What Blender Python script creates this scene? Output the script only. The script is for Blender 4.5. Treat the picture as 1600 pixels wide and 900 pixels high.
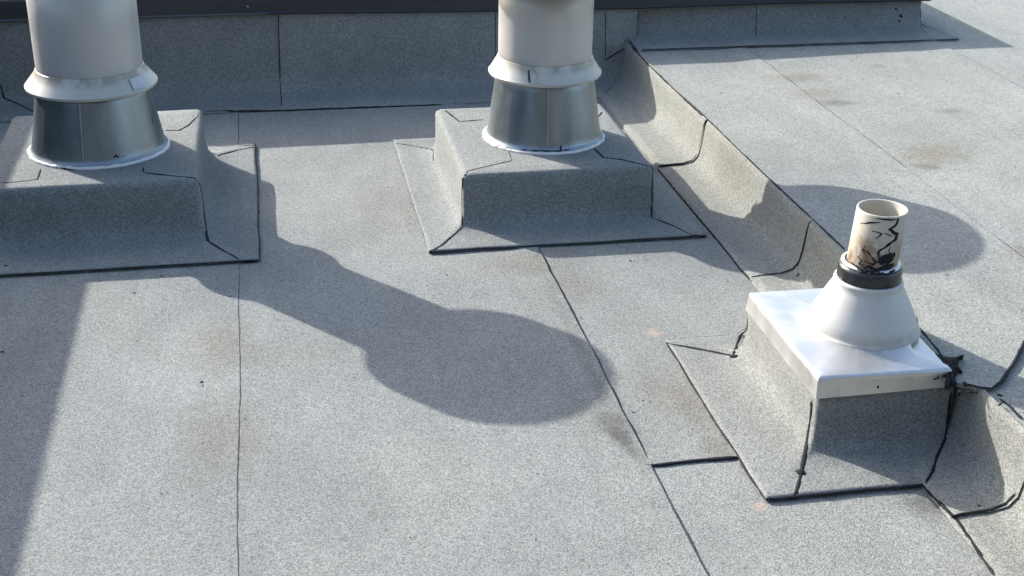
import bpy, bmesh, math, random
from mathutils import Vector, Matrix, noise
from mathutils.bvhtree import BVHTree

# ------------------------------------------------------------------ clear
for o in list(bpy.data.objects):
    bpy.data.objects.remove(o, do_unlink=True)
scene = bpy.context.scene
C = scene.collection
random.seed(7)

# ------------------------------------------------------------------ camera
cam = bpy.data.cameras.new('camera')
cam.sensor_width = 36.0
cam.lens = 2100.0 / 1600.0 * 36.0
cam.clip_start = 0.05
cam.clip_end = 6000
camo = bpy.data.objects.new('camera', cam)
C.objects.link(camo)
RGT = Vector((0.98330808, -0.18136657, 0.01453949))
DWN = Vector((-0.06295733, -0.41412741, -0.90803902))
FWD = Vector((0.17070912, 0.89196673, -0.41863318))
camo.matrix_world = Matrix(((RGT.x, -DWN.x, -FWD.x, 0), (RGT.y, -DWN.y, -FWD.y, 0),
                            (RGT.z, -DWN.z, -FWD.z, 1.65), (0, 0, 0, 1)))
scene.camera = camo

# ------------------------------------------------------------------ light
SUN_EL, SUN_AZ = math.radians(26.3), math.radians(39.0)     # azimuth measured from +Y towards -X
world = bpy.data.worlds.new('World')
scene.world = world
world.use_nodes = True
nt = world.node_tree
sky = nt.nodes.new('ShaderNodeTexSky')
sky.sky_type = 'NISHITA'
sky.sun_disc = False
sky.sun_elevation = SUN_EL
sky.sun_rotation = -SUN_AZ
sky.air_density = 1.0
sky.dust_density = 2.2
sky.ozone_density = 0.8
nt.links.new(sky.outputs[0], nt.nodes['Background'].inputs[0])
nt.nodes['Background'].inputs[1].default_value = 0.15
sl = bpy.data.lights.new('sun', 'SUN')
sl.energy = 3.5
sl.angle = math.radians(0.55)
sl.color = (1.0, 0.965, 0.91)
suno = bpy.data.objects.new('sun', sl)
C.objects.link(suno)
sdir = Vector((-math.sin(SUN_AZ) * math.cos(SUN_EL), math.cos(SUN_AZ) * math.cos(SUN_EL), math.sin(SUN_EL)))
suno.rotation_euler = (-sdir).to_track_quat('-Z', 'Y').to_euler()
suno.location = sdir * 20

scene.render.engine = 'CYCLES'
scene.view_settings.view_transform = 'Standard'
scene.view_settings.look = 'None'
scene.view_settings.gamma = 1
scene.view_settings.use_curve_mapping = False
scene.view_settings.exposure = 1.46


# ------------------------------------------------------------------ materials
class NT:
    def __init__(s, name):
        s.m = bpy.data.materials.new(name)
        s.m.use_nodes = True
        s.t = s.m.node_tree
        s.b = s.t.nodes['Principled BSDF']

    def n(s, typ, **kw):
        nd = s.t.nodes.new(typ)
        for k, v in kw.items():
            setattr(nd, k, v)
        return nd

    def put(s, sock, v):
        if isinstance(v, bpy.types.NodeSocket):
            s.t.links.new(v, sock)
        elif v is not None:
            sock.default_value = v

    def math(s, op, a, b=None, c=None, clamp=False):
        nd = s.n('ShaderNodeMath', operation=op, use_clamp=clamp)
        for i, v in enumerate((a, b, c)):
            s.put(nd.inputs[i], v)
        return nd.outputs[0]

    def vmath(s, op, a, b=None):
        nd = s.n('ShaderNodeVectorMath', operation=op)
        s.put(nd.inputs[0], a)
        if b is not None:
            s.put(nd.inputs[1], b)
        return nd.outputs['Value'] if op in ('LENGTH', 'DISTANCE', 'DOT_PRODUCT') else nd.outputs[0]

    def pos(s):
        return s.n('ShaderNodeNewGeometry').outputs['Position']

    def noise(s, vec, scale, detail=2, rough=.5):
        nd = s.n('ShaderNodeTexNoise')
        s.put(nd.inputs['Vector'], vec)
        nd.inputs['Scale'].default_value = scale
        nd.inputs['Detail'].default_value = detail
        nd.inputs['Roughness'].default_value = rough
        return nd.outputs['Fac']

    def ramp(s, fac, stops):
        nd = s.n('ShaderNodeValToRGB')
        e = nd.color_ramp.elements
        while len(e) < len(stops):
            e.new(.5)
        for el, (p, c) in zip(e, stops):
            el.position = p
            el.color = (*c, 1) if len(c) == 3 else c
        s.put(nd.inputs[0], fac)
        return nd.outputs[0]

    def maprange(s, v, a, b, c=0., d=1.):
        nd = s.n('ShaderNodeMapRange', interpolation_type='SMOOTHSTEP')
        s.put(nd.inputs[0], v)
        for i, x in enumerate((a, b, c, d)):
            nd.inputs[i + 1].default_value = x
        return nd.outputs[0]

    def mix(s, fac, a, b, mode='MIX'):
        nd = s.n('ShaderNodeMix', data_type='RGBA', blend_type=mode)
        s.put(nd.inputs[0], fac)
        s.put(nd.inputs[6], a if isinstance(a, bpy.types.NodeSocket) else (*a, 1))
        s.put(nd.inputs[7], b if isinstance(b, bpy.types.NodeSocket) else (*b, 1))
        return nd.outputs[2]

    def bump(s, h, strength, dist, normal=None):
        nd = s.n('ShaderNodeBump')
        s.put(nd.inputs['Height'], h)
        nd.inputs['Strength'].default_value = strength
        nd.inputs['Distance'].default_value = dist
        if normal:
            s.put(nd.inputs['Normal'], normal)
        return nd.outputs[0]

    def out(s, col=None, rough=None, metal=None, normal=None, spec=None):
        s.put(s.b.inputs['Base Color'], col if (col is None or isinstance(col, bpy.types.NodeSocket)) else (*col, 1))
        s.put(s.b.inputs['Roughness'], rough)
        s.put(s.b.inputs['Metallic'], metal)
        s.put(s.b.inputs['Specular IOR Level'], spec)
        if normal:
            s.put(s.b.inputs['Normal'], normal)
        return s.m


def membrane(name, tint=(1, 1, 1), stains=(), paint=()):
    """mineral granule roofing felt: stone chips in several greys, blotches, dirt stains"""
    k = NT(name)
    p = k.pos()
    vor = k.n('ShaderNodeTexVoronoi')
    k.put(vor.inputs['Vector'], p)
    vor.inputs['Scale'].default_value = 370
    sep = k.n('ShaderNodeSeparateColor')
    k.put(sep.inputs[0], vor.outputs['Color'])
    fine = k.noise(p, 150, 2, .6)
    mid = k.noise(p, 60, 3, .6)
    g = k.math('ADD', k.math('MULTIPLY', sep.outputs[0], .52), k.math('MULTIPLY', fine, .34))
    g = k.math('ADD', g, k.math('MULTIPLY', mid, .26))
    col = k.ramp(g, [(.22, (.125, .13, .135)), (.42, (.218, .226, .232)), (.58, (.290, .300, .304)),
                     (.74, (.362, .372, .372)), (.92, (.455, .462, .455))])
    # bluish and warm chips, lot-to-lot blotches
    col = k.mix(k.math('MULTIPLY', sep.outputs[1], .14), col, (.30, .245, .20))
    blot = k.noise(p, 2.2, 3, .6)
    blot2 = k.noise(k.vmath('MULTIPLY', p, (9, 2.0, 9)), 1.0, 3, .6)
    v = k.math('ADD', k.maprange(blot, .25, .75, .90, 1.08), k.maprange(blot2, .3, .7, -.05, .05))
    v = k.math('MULTIPLY', v, k.maprange(k.n('ShaderNodeObjectInfo').outputs['Random'], 0, 1, .94, 1.055))
    vv = k.n('ShaderNodeCombineColor')
    for i in range(3):
        k.put(vv.inputs[i], k.math('MULTIPLY', v, tint[i] * (.985, 1.008, .95)[i] * .70))
    col = k.mix(1.0, col, vv.outputs[0], 'MULTIPLY')
    warm = k.maprange(k.noise(p, 1.1, 2), .45, .75, 0, .22)
    col = k.mix(warm, col, k.mix(1.0, col, (1.06, .98, .88), 'MULTIPLY'))
    brk = k.noise(p, 14, 4, .65)
    for (x, y, rx, ry, a, amt, sc) in stains:
        mp = k.n('ShaderNodeMapping', vector_type='TEXTURE')
        k.put(mp.inputs[0], p)
        mp.inputs[1].default_value = (x, y, 0)
        mp.inputs[2].default_value = (0, 0, math.radians(a))
        mp.inputs[3].default_value = (rx, ry, 50)
        d = k.vmath('LENGTH', mp.outputs[0])
        d = k.math('ADD', d, k.math('MULTIPLY', k.math('SUBTRACT', brk, .5), .9))
        f = k.math('MULTIPLY', k.maprange(d, .1, 1.05, 1, 0), amt)
        col = k.mix(f, col, k.mix(1.0, col, sc, 'MULTIPLY'))
    for (x, y, r, sc) in paint:
        d = k.vmath('DISTANCE', k.vmath('MULTIPLY', p, (1, 1, 0)), (x, y, 0))
        d = k.math('ADD', d, k.math('MULTIPLY', k.math('SUBTRACT', k.noise(p, 60, 3), .5), r * 1.5))
        col = k.mix(k.maprange(d, r * .1, r * 1.2, .17, 0), col, sc)
    hgt = k.math('ADD', k.math('MULTIPLY', vor.outputs['Distance'], -1.2), k.math('MULTIPLY', fine, .8))
    nb = k.bump(k.noise(p, 7, 3), .16, .02)
    nrm = k.bump(hgt, .4, .0018, nb)
    return k.out(col, .93, 0, nrm, .25)


BROWN, DARK = (.62, .50, .38), (.42, .40, .38)
LOWER_STAINS = [(-.15, 2.80, 0.138, 0.276, 0, 0.60, (.72, .66, .60)), (-.15, 3.28, 0.115, 0.230, 0, 0.32, BROWN), (-.13, 1.80, 0.092, 0.345, 0, 0.24, BROWN),
                (.74, 3.68, 0.184, 0.115, 0, 0.44, (.75, .68, .58)), (.86, 3.50, 0.092, 0.184, 0, 0.36, (.70, .6, .48)), (.775, 2.70, 0.063, 0.115, 20, 0.60, DARK),
                (.95, 2.82, 0.103, 0.172, 15, 0.40, (.74, .64, .54)), (.98, 2.56, 0.057, 0.069, 0, 0.40, BROWN), (1.36, 2.27, 0.069, 0.081, 0, 0.64, DARK),
                (1.33, 1.95, 0.103, 0.115, 0, 0.28, BROWN), (.4, 4.1, 0.345, 0.402, 0, 0.20, (.86, .80, .72)), (.05, 3.2, 0.345, 0.138, 0, 0.14, BROWN),
                (-.30, 2.55, 0.287, 0.138, 0, 0.18, (.9, .8, .85)), (.785, 3.1, .035, .9, 0, .35, DARK), (.98, 2.75, .05, .3, -1, .3, BROWN), (.775, 2.62, .03, .12, 15, .7, DARK), (.9, 1.95, 0.575, 0.115, 0, 0.12, BROWN)]
UPPER_STAINS = [(2.10, 4.95, 0.196, 0.092, 0, 0.68, (.72, .63, .53)), (2.12, 4.60, 0.103, 0.057, 0, 0.72, (.55, .52, .50)), (2.09, 4.72, 0.149, 0.115, 0, 0.40, BROWN),
                (2.22, 4.0, 0.196, 0.149, 20, 0.76, (.74, .66, .54)), (2.13, 3.88, 0.069, 0.057, 0, 0.72, (.50, .46, .42)), (2.5, 4.45, 0.092, 0.046, 0, 0.48, DARK),
                (2.6, 3.8, 0.057, 0.057, 0, 0.64, DARK), (2.5, 5.08, 0.057, 0.046, 0, 0.40, DARK), (2.10, 3.16, 0.103, 0.081, 0, 0.48, BROWN), (2.55, 5.0, 0.575, 0.345, 0, 0.10, BROWN)]
M = {}
M['felt'] = membrane('felt_lower', (1, 1, 1.0), LOWER_STAINS, [(1.005, 3.165, .028, (.75, .42, .28)), (1.0, 2.315, .022, (.8, .45, .28))])
M['felt_upper'] = membrane('felt_upper', (1.10, 1.10, 1.08), UPPER_STAINS)
M['felt_step'] = membrane('felt_step', (.98, .965, .92), [(1.56, 4.15, .12, .25, 0, .2, BROWN)])
M['felt_curb'] = membrane('felt_curb', (.95, .965, .985))
M['felt_wall'] = membrane('felt_wall', (.88, .90, .94))
M['felt_far'] = membrane('felt_far', (1.05, 1.05, 1.03))

k = NT('bitumen'); p = k.pos()
M['tar'] = k.out(k.ramp(k.noise(p, 160, 3), [(.3, (.008, .009, .011)), (.75, (.03, .03, .034))]), .85, 0, k.bump(k.noise(p, 220, 3), .8, .003), .15)

k = NT('bitumen_thin'); p = k.pos()
M['tar_thin'] = k.out(k.ramp(k.noise(p, 60, 3), [(.3, (.03, .031, .033)), (.75, (.11, .11, .11))]), .8, 0, k.bump(k.noise(p, 220, 3), .8, .002), .2)


def galvanised(name, lo, hi, r0, r1, metal=1., streak=26):
    k = NT(name)
    tc = k.n('ShaderNodeTexCoord').outputs['Object']
    rnd = k.math('MULTIPLY', k.n('ShaderNodeObjectInfo').outputs['Random'], 40)
    sp = k.n('ShaderNodeSeparateXYZ'); k.put(sp.inputs[0], tc)
    ang = k.math('ARCTAN2', sp.outputs[1], sp.outputs[0])
    cv = k.n('ShaderNodeCombineXYZ')
    k.put(cv.inputs[0], k.math('MULTIPLY', k.math('SINE', ang), streak * .15))
    k.put(cv.inputs[1], k.math('MULTIPLY', k.math('COSINE', ang), streak * .15))
    k.put(cv.inputs[2], k.math('ADD', rnd, k.math('MULTIPLY', sp.outputs[2], 1.6)))
    st = k.noise(cv.outputs[0], 2.2, 4, .6)
    sp2 = k.noise(tc, 45, 3, .6)
    f = k.math('ADD', k.math('MULTIPLY', st, .75), k.math('MULTIPLY', sp2, .25))
    col = k.ramp(f, [(.3, lo), (.68, hi)])
    dirt = k.maprange(k.noise(tc, 9, 4, .65), .56, .78, 0, .45)
    col = k.mix(dirt, col, (.20, .21, .215))
    rough = k.maprange(f, .3, .7, r0, r1)
    return k.out(col, rough, metal, k.bump(k.noise(cv.outputs[0], 1.1, 2), .22, .02), .5)


M['galv'] = galvanised('galvanised_cone', (.178, .206, .224), (.25, .286, .308), .36, .46, 1., 9)
M['alu'] = galvanised('aluminium_plate', (.52, .515, .50), (.61, .605, .59), .38, .50, .9, 9)
M['alu_ring'] = M['alu']


def painted(name, base, warm, dirtc, zlo, zhi, amt, rough=.42, metal=0., rust=()):
    """pale coated pipe with weathering that gathers round the foot"""
    k = NT(name)
    tc = k.n('ShaderNodeTexCoord').outputs['Object']
    sp = k.n('ShaderNodeSeparateXYZ'); k.put(sp.inputs[0], tc)
    n1 = k.noise(tc, 6, 4, .6)
    col = k.mix(k.maprange(n1, .35, .7), base, warm)
    n2 = k.noise(k.vmath('MULTIPLY', tc, (13, 13, 6)), 1.0, 4, .65)
    band = k.maprange(sp.outputs[2], zlo, zhi, 1, 0)
    d = k.math('MULTIPLY', band, k.maprange(n2, .36, .58), clamp=True)
    col = k.mix(k.math('MULTIPLY', d, amt), col, dirtc)
    for (c, r) in rust:
        dd = k.math('ADD', k.vmath('DISTANCE', tc, c), k.math('MULTIPLY', k.math('SUBTRACT', k.noise(tc, 55, 4, .7), .5), r * 3.0))
        col = k.mix(k.maprange(dd, r * .3, r * 1.1, .62, 0), col, (.15, .08, .035))
    fl = k.maprange(k.noise(tc, 70, 3, .7), .64, .75, 0, .25)
    col = k.mix(fl, col, dirtc)
    return k.out(col, k.maprange(n1, .3, .7, rough - .06, rough + .1), metal, k.bump(k.noise(tc, 4, 2), .12, .02), .5)


M['pipe'] = painted('pipe_coating', (.42, .415, .40), (.46, .44, .405), (.15, .13, .085), .455, .50, .35, .40, .25)
M['collar'] = painted('collar_coating', (.46, .445, .39), (.40, .395, .37), (.15, .125, .07), .462, .436, .6, .38, .25)
M['pvc'] = painted('pvc_white', (.43, .395, .32), (.38, .345, .27), (.13, .07, .03), .40, .49, .95, .42, 0., [((-.040, -.046, .436), .034), ((-.02, -.058, .405), .026), ((.012, -.06, .40), .022)])
M['cone_coat'] = painted('cone_coating', (.46, .455, .43), (.41, .41, .395), (.25, .22, .16), .215, .25, .5, .55, .15)
k = NT('pvc_bore'); M['pvc_in'] = k.out((.62, .60, .55), .5)
k = NT('rubber'); p = k.pos(); M['rubber'] = k.out(k.ramp(k.noise(p, 90, 2), [(.3, (.008, .009, .011)), (.7, (.025, .026, .03))]), .32, 0, k.bump(k.noise(p, 60, 2), .3, .004))
k = NT('sealant'); p = k.pos(); M['sealant'] = k.out(k.ramp(k.noise(p, 40, 3), [(.3, (.54, .53, .51)), (.7, (.62, .61, .595))]), .5, 0, k.bump(k.noise(p, 70, 2), .5, .006))
k = NT('dark_metal'); p = k.pos()
M['dark'] = k.out(k.ramp(k.noise(k.vmath('MULTIPLY', p, (1.5, 8, 8)), 1.5, 3), [(.3, (.016, .017, .020)), (.7, (.026, .027, .031))]), .6, .0, k.bump(k.noise(p, 3, 2), .1, .02))
k = NT('drip_metal'); M['drip'] = k.out((.07, .072, .08), .5, .3)
k = NT('steel_dot'); M['dot'] = k.out((.75, .75, .75), .3, .9)
k = NT('paper'); p = k.pos(); M['paper'] = k.out(k.ramp(k.noise(p, 50, 2), [(.3, (.44, .44, .46)), (.7, (.50, .50, .52))]), .6)
k = NT('ground_dirt'); p = k.pos(); M['ground'] = k.out(k.ramp(k.noise(p, .05, 5), [(.3, (.09, .10, .06)), (.7, (.20, .18, .14))]), .95)
k = NT('flashing_tin'); M['tin'] = k.out((.30, .31, .33), .4, .8)


# ------------------------------------------------------------------ helpers
def mesh(name, verts, faces, mat, parent=None, smooth=True):
    me = bpy.data.meshes.new(name)
    me.from_pydata([tuple(v) for v in verts], [], faces)
    me.update()
    if mat:
        me.materials.append(M[mat])
    if smooth:
        me.polygons.foreach_set('use_smooth', [True] * len(me.polygons))
    o = bpy.data.objects.new(name, me)
    C.objects.link(o)
    if parent:
        o.parent = parent
        o.matrix_parent_inverse = Matrix.Translation(parent.location).inverted()
    return o


def thing(name, label, cat, loc):
    o = bpy.data.objects.new(name, None)
    C.objects.link(o)
    o.location = loc
    o.empty_display_size = .1
    o['label'] = label
    o['category'] = cat
    o['kind'] = 'thing'
    return o


def structure(o):
    o['kind'] = 'structure'
    return o


def fixnormals(o):
    bm = bmesh.new(); bm.from_mesh(o.data)
    bmesh.ops.remove_doubles(bm, verts=bm.verts, dist=1e-5)
    bmesh.ops.recalc_face_normals(bm, faces=bm.faces)
    bm.to_mesh(o.data); bm.free()
    return o


def nz(x, y, z=0, s=1.):
    return noise.noise(Vector((x * s, y * s, z * s + 3.7)))


def und(x, y):
    """the slight waviness of laid felt"""
    return .0011 * nz(x, y, 0, 2.3) + .0006 * nz(x, y, 5, 7)


def box(name, x0, x1, y0, y1, z0, z1, mat, parent=None, bevel=0):
    bm = bmesh.new()
    bmesh.ops.create_cube(bm, size=1, matrix=Matrix.Translation(((x0 + x1) / 2, (y0 + y1) / 2, (z0 + z1) / 2)) @ Matrix.Diagonal((x1 - x0, y1 - y0, z1 - z0, 1)))
    if bevel:
        bmesh.ops.bevel(bm, geom=bm.edges[:], offset=bevel, segments=2, affect='EDGES')
    me = bpy.data.meshes.new(name); bm.to_mesh(me); bm.free()
    me.materials.append(M[mat])
    o = bpy.data.objects.new(name, me); C.objects.link(o)
    if parent:
        o.parent = parent
        o.matrix_parent_inverse = Matrix.Translation(parent.location).inverted()
    return o


def felt_sheet(parent, x0, x1, y0, y1, z, mat, over_right=True, over_near=False, step=.07, T=.0042):
    """one roll of felt: its right edge laps over the next roll, optionally its near edge too"""
    nx = max(3, int((x1 - x0) / step)); ny = max(3, int((y1 - y0) / step))
    xs = [x0 + (x1 - x0 - .09) * i / nx for i in range(nx)] + [x1 - .085, x1 - .05, x1 - .015, x1 - .002, x1]
    if over_near:
        ys = [y0, y0 + .003, y0 + .02, y0 + .06] + [y0 + .1 + (y1 - y0 - .1) * j / ny for j in range(ny + 1)]
    else:
        ys = [y0 + (y1 - y0) * j / ny for j in range(ny + 1)]
    V, F = [], []
    for y in ys:
        for i, x in enumerate(xs):
            t = 0
            if over_right:
                t = T * min(1, max(0, (x - (x1 - .11)) / .08))
            if over_near:
                t = max(t, T * min(1, max(0, (y0 + .13 - y) / .1)))
            near = max(0, 1 - (x1 - x) / .15)
            xx = x + near * (.006 * nz(y, x1, 0, 2.1) + .0025 * nz(y, x1, 2, 13)) if over_right else x
            yy = y + (.006 * nz(x, y0, 0, 3) + .002 * nz(x, y0, 2, 17)) * max(0, 1 - (y - y0) / .15) if over_near else y
            V.append((xx, yy, z + t + und(xx, yy)))
    W = len(xs)
    for j in range(len(ys) - 1):
        for i in range(W - 1):
            a = j * W + i
            F.append((a, a + 1, a + 1 + W, a + W))
    # thickness along the lapped edges
    base = len(V)
    if over_right:
        for j in range(len(ys)):
            v = V[j * W + W - 1]
            V.append((v[0] + .0005, v[1], z - .004))
        for j in range(len(ys) - 1):
            a, b = j * W + W - 1, (j + 1) * W + W - 1
            F.append((a, base + j, base + j + 1, b))
    base = len(V)
    if over_near:
        for i in range(W):
            v = V[i]
            V.append((v[0], v[1] - .0005, z - .004))
        for i in range(W - 1):
            F.append((i, base + i, base + i + 1, i + 1))
    return mesh('membrane_sheet', V, F, mat, parent)


def sweep(name, path, prof, mat, parent, wob=0., seed=0, step=.05, thick=.004):
    """profile (outward offset d, height z) carried along a polyline seen from above; outward = right of travel"""
    P = [Vector(p) for p in path]
    pts, nrm = [], []
    segn = []
    for a, b in zip(P[:-1], P[1:]):
        d = (b - a).normalized()
        segn.append(Vector((d.y, -d.x)))
    for i, (a, b) in enumerate(zip(P[:-1], P[1:])):
        n = max(1, int((b - a).length / step))
        for j in range(n + (1 if i == len(P) - 2 else 0)):
            t = j / n
            pts.append(a.lerp(b, t))
            if j == 0 and i > 0:
                m = segn[i - 1] + segn[i]
                nrm.append(m / (m.length ** 2 / 2))
            else:
                nrm.append(segn[i])
    V, F = [], []
    K = len(prof)
    for q, n in zip(pts, nrm):
        for kk, (d, z) in enumerate(prof):
            w = wob * nz(q.x + seed, q.y, z * 2, 6) * (1 if 0 < kk < K - 1 else 0)
            e = .004 * nz(q.x, q.y, seed, 9) if kk < 2 and wob else 0
            V.append((q.x + n.x * (d + w + e), q.y + n.y * (d + w + e), z + w * .4))
    for i in range(len(pts) - 1):
        for kk in range(K - 1):
            a = i * K + kk
            F.append((a, a + K, a + K + 1, a + 1))
    o = mesh(name, V, F, mat, parent)
    return o


def lathe(name, prof, n, mat, parent, loc, wob=0., smooth=True, origin=True):
    V, F = [], []
    K = len(prof)
    for i in range(n):
        a = 2 * math.pi * i / n
        for kk, (r, z) in enumerate(prof):
            rr = r * (1 + wob * nz(math.cos(a) * 1.3, math.sin(a) * 1.3, z * 3))
            V.append((rr * math.cos(a), rr * math.sin(a), z))
    for i in range(n):
        j = (i + 1) % n
        for kk in range(K - 1):
            F.append((i * K + kk, j * K + kk, j * K + kk + 1, i * K + kk + 1))
    me = bpy.data.meshes.new(name)
    me.from_pydata(V, [], F); me.update()
    me.materials.append(M[mat])
    me.polygons.foreach_set('use_smooth', [True] * len(me.polygons))
    o = bpy.data.objects.new(name, me); C.objects.link(o)
    o.location = loc
    if parent:
        o.parent = parent
        o.matrix_parent_inverse = Matrix.Translation(parent.location).inverted()
    return o


def sharp(o, deg=35):
    """edges steeper than deg stay crisp"""
    me = o.data
    bm = bmesh.new(); bm.from_mesh(me)
    for e in bm.edges:
        if len(e.link_faces) == 2 and e.calc_face_angle(0) > math.radians(deg):
            e.smooth = False
    bm.to_mesh(me); bm.free()
    return o


def ring(x0, x1, y0, y1, rc, ns, z):
    """rounded rectangle, counter-clockwise from the front-left; returns points and the side index of each"""
    rc = max(rc, .0004)
    out, side = [], []
    cs = [((x0 + rc, y0 + rc), math.pi), ((x1 - rc, y0 + rc), 1.5 * math.pi), ((x1 - rc, y1 - rc), 0), ((x0 + rc, y1 - rc), .5 * math.pi)]
    NA = 6
    for c in range(4):
        (cx, cy), a0 = cs[c]
        for i in range(NA + 1):
            a = a0 + (math.pi / 2) * i / NA
            out.append((cx + rc * math.cos(a), cy + rc * math.sin(a), z))
            side.append((c - 1) % 4 if i < NA / 2 else c)
        (nx_, ny_), na0 = cs[(c + 1) % 4]
        s = out[-1]
        e = (nx_ + rc * math.cos(na0), ny_ + rc * math.sin(na0), z)
        for i in range(1, ns):
            t = i / ns
            out.append((s[0] + (e[0] - s[0]) * t, s[1] + (e[1] - s[1]) * t, z))
            side.append(c)
    return out, side


SIDES = ['front_flap', 'side_flap', 'back_flap', 'side_flap']


def felt_curb(parent, x0, x1, y0, y1, h, skirt, mat, mind=(0, 0, 0, 0), wob=.0035, base=.0, top_in=.06):
    """a box wrapped in felt with flared skirts: skirt = width on front, right, back, left"""
    prof = [(1.0, .0035, .002), (1.0, .0105, .003), (.93, .0112, .004), (.55, .0125, .01), (.22, .0155, .009), (.10, .024, .010), (.04, .040, .011), (.011, .064, .012),
            (0, .095, .012), (0, .170 / .19, .013), (-.003, .182 / .19, .015), (-.009, .1885 / .19, .02), (-.019, 1.0, .028), (-top_in, 1.0, .05)]
    rings = []
    ns = 16
    for kk, (d, z, rc) in enumerate(prof):
        zz = z if kk < 9 else z * h
        if d > 0:
            dd = [d * s for s in skirt]
        else:
            dd = [d] * 4
        r, side = ring(x0 - dd[3], x1 + dd[1], y0 - dd[0], y1 + dd[2], rc, ns, base + zz)
        if kk > 1:
            q = []
            for (x, y, z_) in r:
                a = wob if kk > 3 else .0006
                q.append((x + a * nz(x, y, z_, 5) + a * .4 * nz(x, y, z_, 17), y + a * nz(y, x, z_ + 7, 5), z_ + a * .6 * nz(x, y, 3, 6)))
            r = q
        elif kk <= 1:
            r = [(x + .004 * nz(x, y, 0, 8), y + .004 * nz(y, x, 4, 8), z_) for (x, y, z_) in r]
        rings.append(r)
    N = len(side)
    parts = []
    for s in range(4):
        V, F, idx = [], [], {}

        def vid(kk, i):
            if (kk, i) not in idx:
                idx[(kk, i)] = len(V); V.append(rings[kk][i])
            return idx[(kk, i)]
        for i in range(N):
            if side[i] != s:
                continue
            j = (i + 1) % N
            for kk in range(len(rings) - 1):
                F.append((vid(kk, i), vid(kk, j), vid(kk + 1, j), vid(kk + 1, i)))
        parts.append(mesh(SIDES[s], V, F, mat, parent))
    top = mesh('top_sheet', rings[-1], [tuple(range(N))], mat, parent, smooth=False)
    return parts + [top]


# ------------------------------------------------------------------ setting
D = .175            # height of the raised roof level
ground = structure(mesh('ground', [(-2500, -2500, -7), (2500, -2500, -7), (2500, 2500, -7), (-2500, 2500, -7)], [(0, 1, 2, 3)], 'ground', None, False))
lower = structure(box('lower_roof', -9, 14, -9, 13, -.5, -.008, 'felt_far'))
for i in range(7, -1, -1):
    x1 = -.114 - .922 * i
    felt_sheet(lower, x1 - .922 - .1, x1, -4, 5.62, 0, 'felt', step=.06 if i < 2 else .2, T=.0008)
felt_sheet(lower, -.214, .808, -4, 5.62, 0, 'felt', step=.05)
felt_sheet(lower, .797, 1.60, -4, 2.56, -.0006, 'felt', over_right=False, step=.05)
felt_sheet(lower, .797, 1.60, 2.51, 5.62, .0002, 'felt', over_right=False, over_near=True, step=.05)

upper = structure(box('upper_roof', 1.566, 14, -8.5, 12.5, -.004, D - .012, 'felt_far'))
RX = 1.556
felt_sheet(upper, RX + .004, 2.05, -4, 5.64, D, 'felt_upper', step=.05)
felt_sheet(upper, 1.95, 2.93, -4, 5.66, D, 'felt_upper', step=.06)
for i in range(6):
    felt_sheet(upper, 2.83 + .92 * i, 3.85 + .92 * i, -4, 10, D, 'felt_upper', step=.09 if i < 2 else .25)
# flashing strips that dress the step between the two roof levels
sp_ = [(-.004, .002), (0, .0085), (.03, .0098), (.095, .0115), (.132, .021), (.150, .042), (.158, .08), (.162, .12), (.164, D - .02), (.167, D - .004), (.173, D + .004)]
cuts = [(5.57, 4.455), (4.455, 3.455), (3.455, 2.20), (2.20, .9), (.9, -4)]
for i, (ya, yb) in enumerate(cuts):
    lift = .0035 if i % 2 == 0 else 0
    sweep('step_flashing', [(1.388, ya), (1.388, yb - (.003 if lift else .06))], [(-d + (lift if k_ > 3 else 0), z + lift * (k_ > 0)) for k_, (d, z) in enumerate(sp_)], 'felt_step', upper, .003, i * 3.1, .05)
LAPS = [(4.451, 0), (3.457, .0035), (2.196, 0)]

# ------------------------------------------------------------------ capped curb across the back
wall = thing('roof_curb', 'long felt-covered curb with dark metal cap running across the back', 'roof curb', (.6, 5.6, 0))
WY = 5.575


def wall_prof(base, top, skirt):
    return [(skirt + .002, base + .002), (skirt, base + .009), (skirt * .8, base + .0105), (skirt * .45, base + .014), (skirt * .22, base + .024), (skirt * .09, base + .045), (.008, base + .075), (0, base + .11), (0, (base + .11 + top) / 2), (0, top)]


box('core', -1.70, 1.55, WY + .008, 9.0, 0, .395, 'felt_far', wall)
box('core', 1.55, 2.945, WY + .07, 9.0, .0, .375, 'felt_far', wall)
lw = [-1.75, -.92, .062, .815, 1.535]
for i in range(4):
    pr_ = wall_prof(0, .37, .232)
    bk = i % 2
    sweep('membrane_panel', [(lw[i] - .04 * bk, WY + .003 * bk), (lw[i + 1] + .04 * bk, WY + .003 * bk)], pr_, 'felt_wall', wall, .0015, 2.0)
sweep('membrane_panel', [(1.50, WY + .004), (1.60, WY + .004)], wall_prof(0, .37, .21), 'felt_wall', wall, .002, 8)
UY = WY + .055
sweep('membrane_panel', [(RX + .012, UY), (2.178, UY)], wall_prof(D, .36, .205), 'felt_wall', wall, .003, 11)
sweep('membrane_panel', [(2.14, UY + .003), (2.945, UY + .003)], wall_prof(D, .36, .203), 'felt_wall', wall, .002, 14)
sweep('membrane_panel', [(2.945, UY + .003), (2.945, 9.0)], wall_prof(D, .36, .10), 'felt_wall', wall, .002, 17)
cx0, cx1, cy0, cy1 = 2.944, 3.046, UY - .2, UY + .003
mesh('corner_patch', [(cx0, cy0, D + .009), (cx1, cy0 + .004, D + .009), (cx1 - .002, cy1, D + .009), (cx0 + .04, cy1, D + .014), (cx0, cy1, D + .03), (cx0, cy0 + .12, D + .013),
     (cx0, cy0, D - .002), (cx1, cy0 + .004, D - .002), (cx1, cy1, D - .002)], [(0, 1, 2, 3, 5), (3, 4, 5), (0, 6, 7, 1), (1, 7, 8, 2)], 'felt_wall', wall, False)
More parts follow.
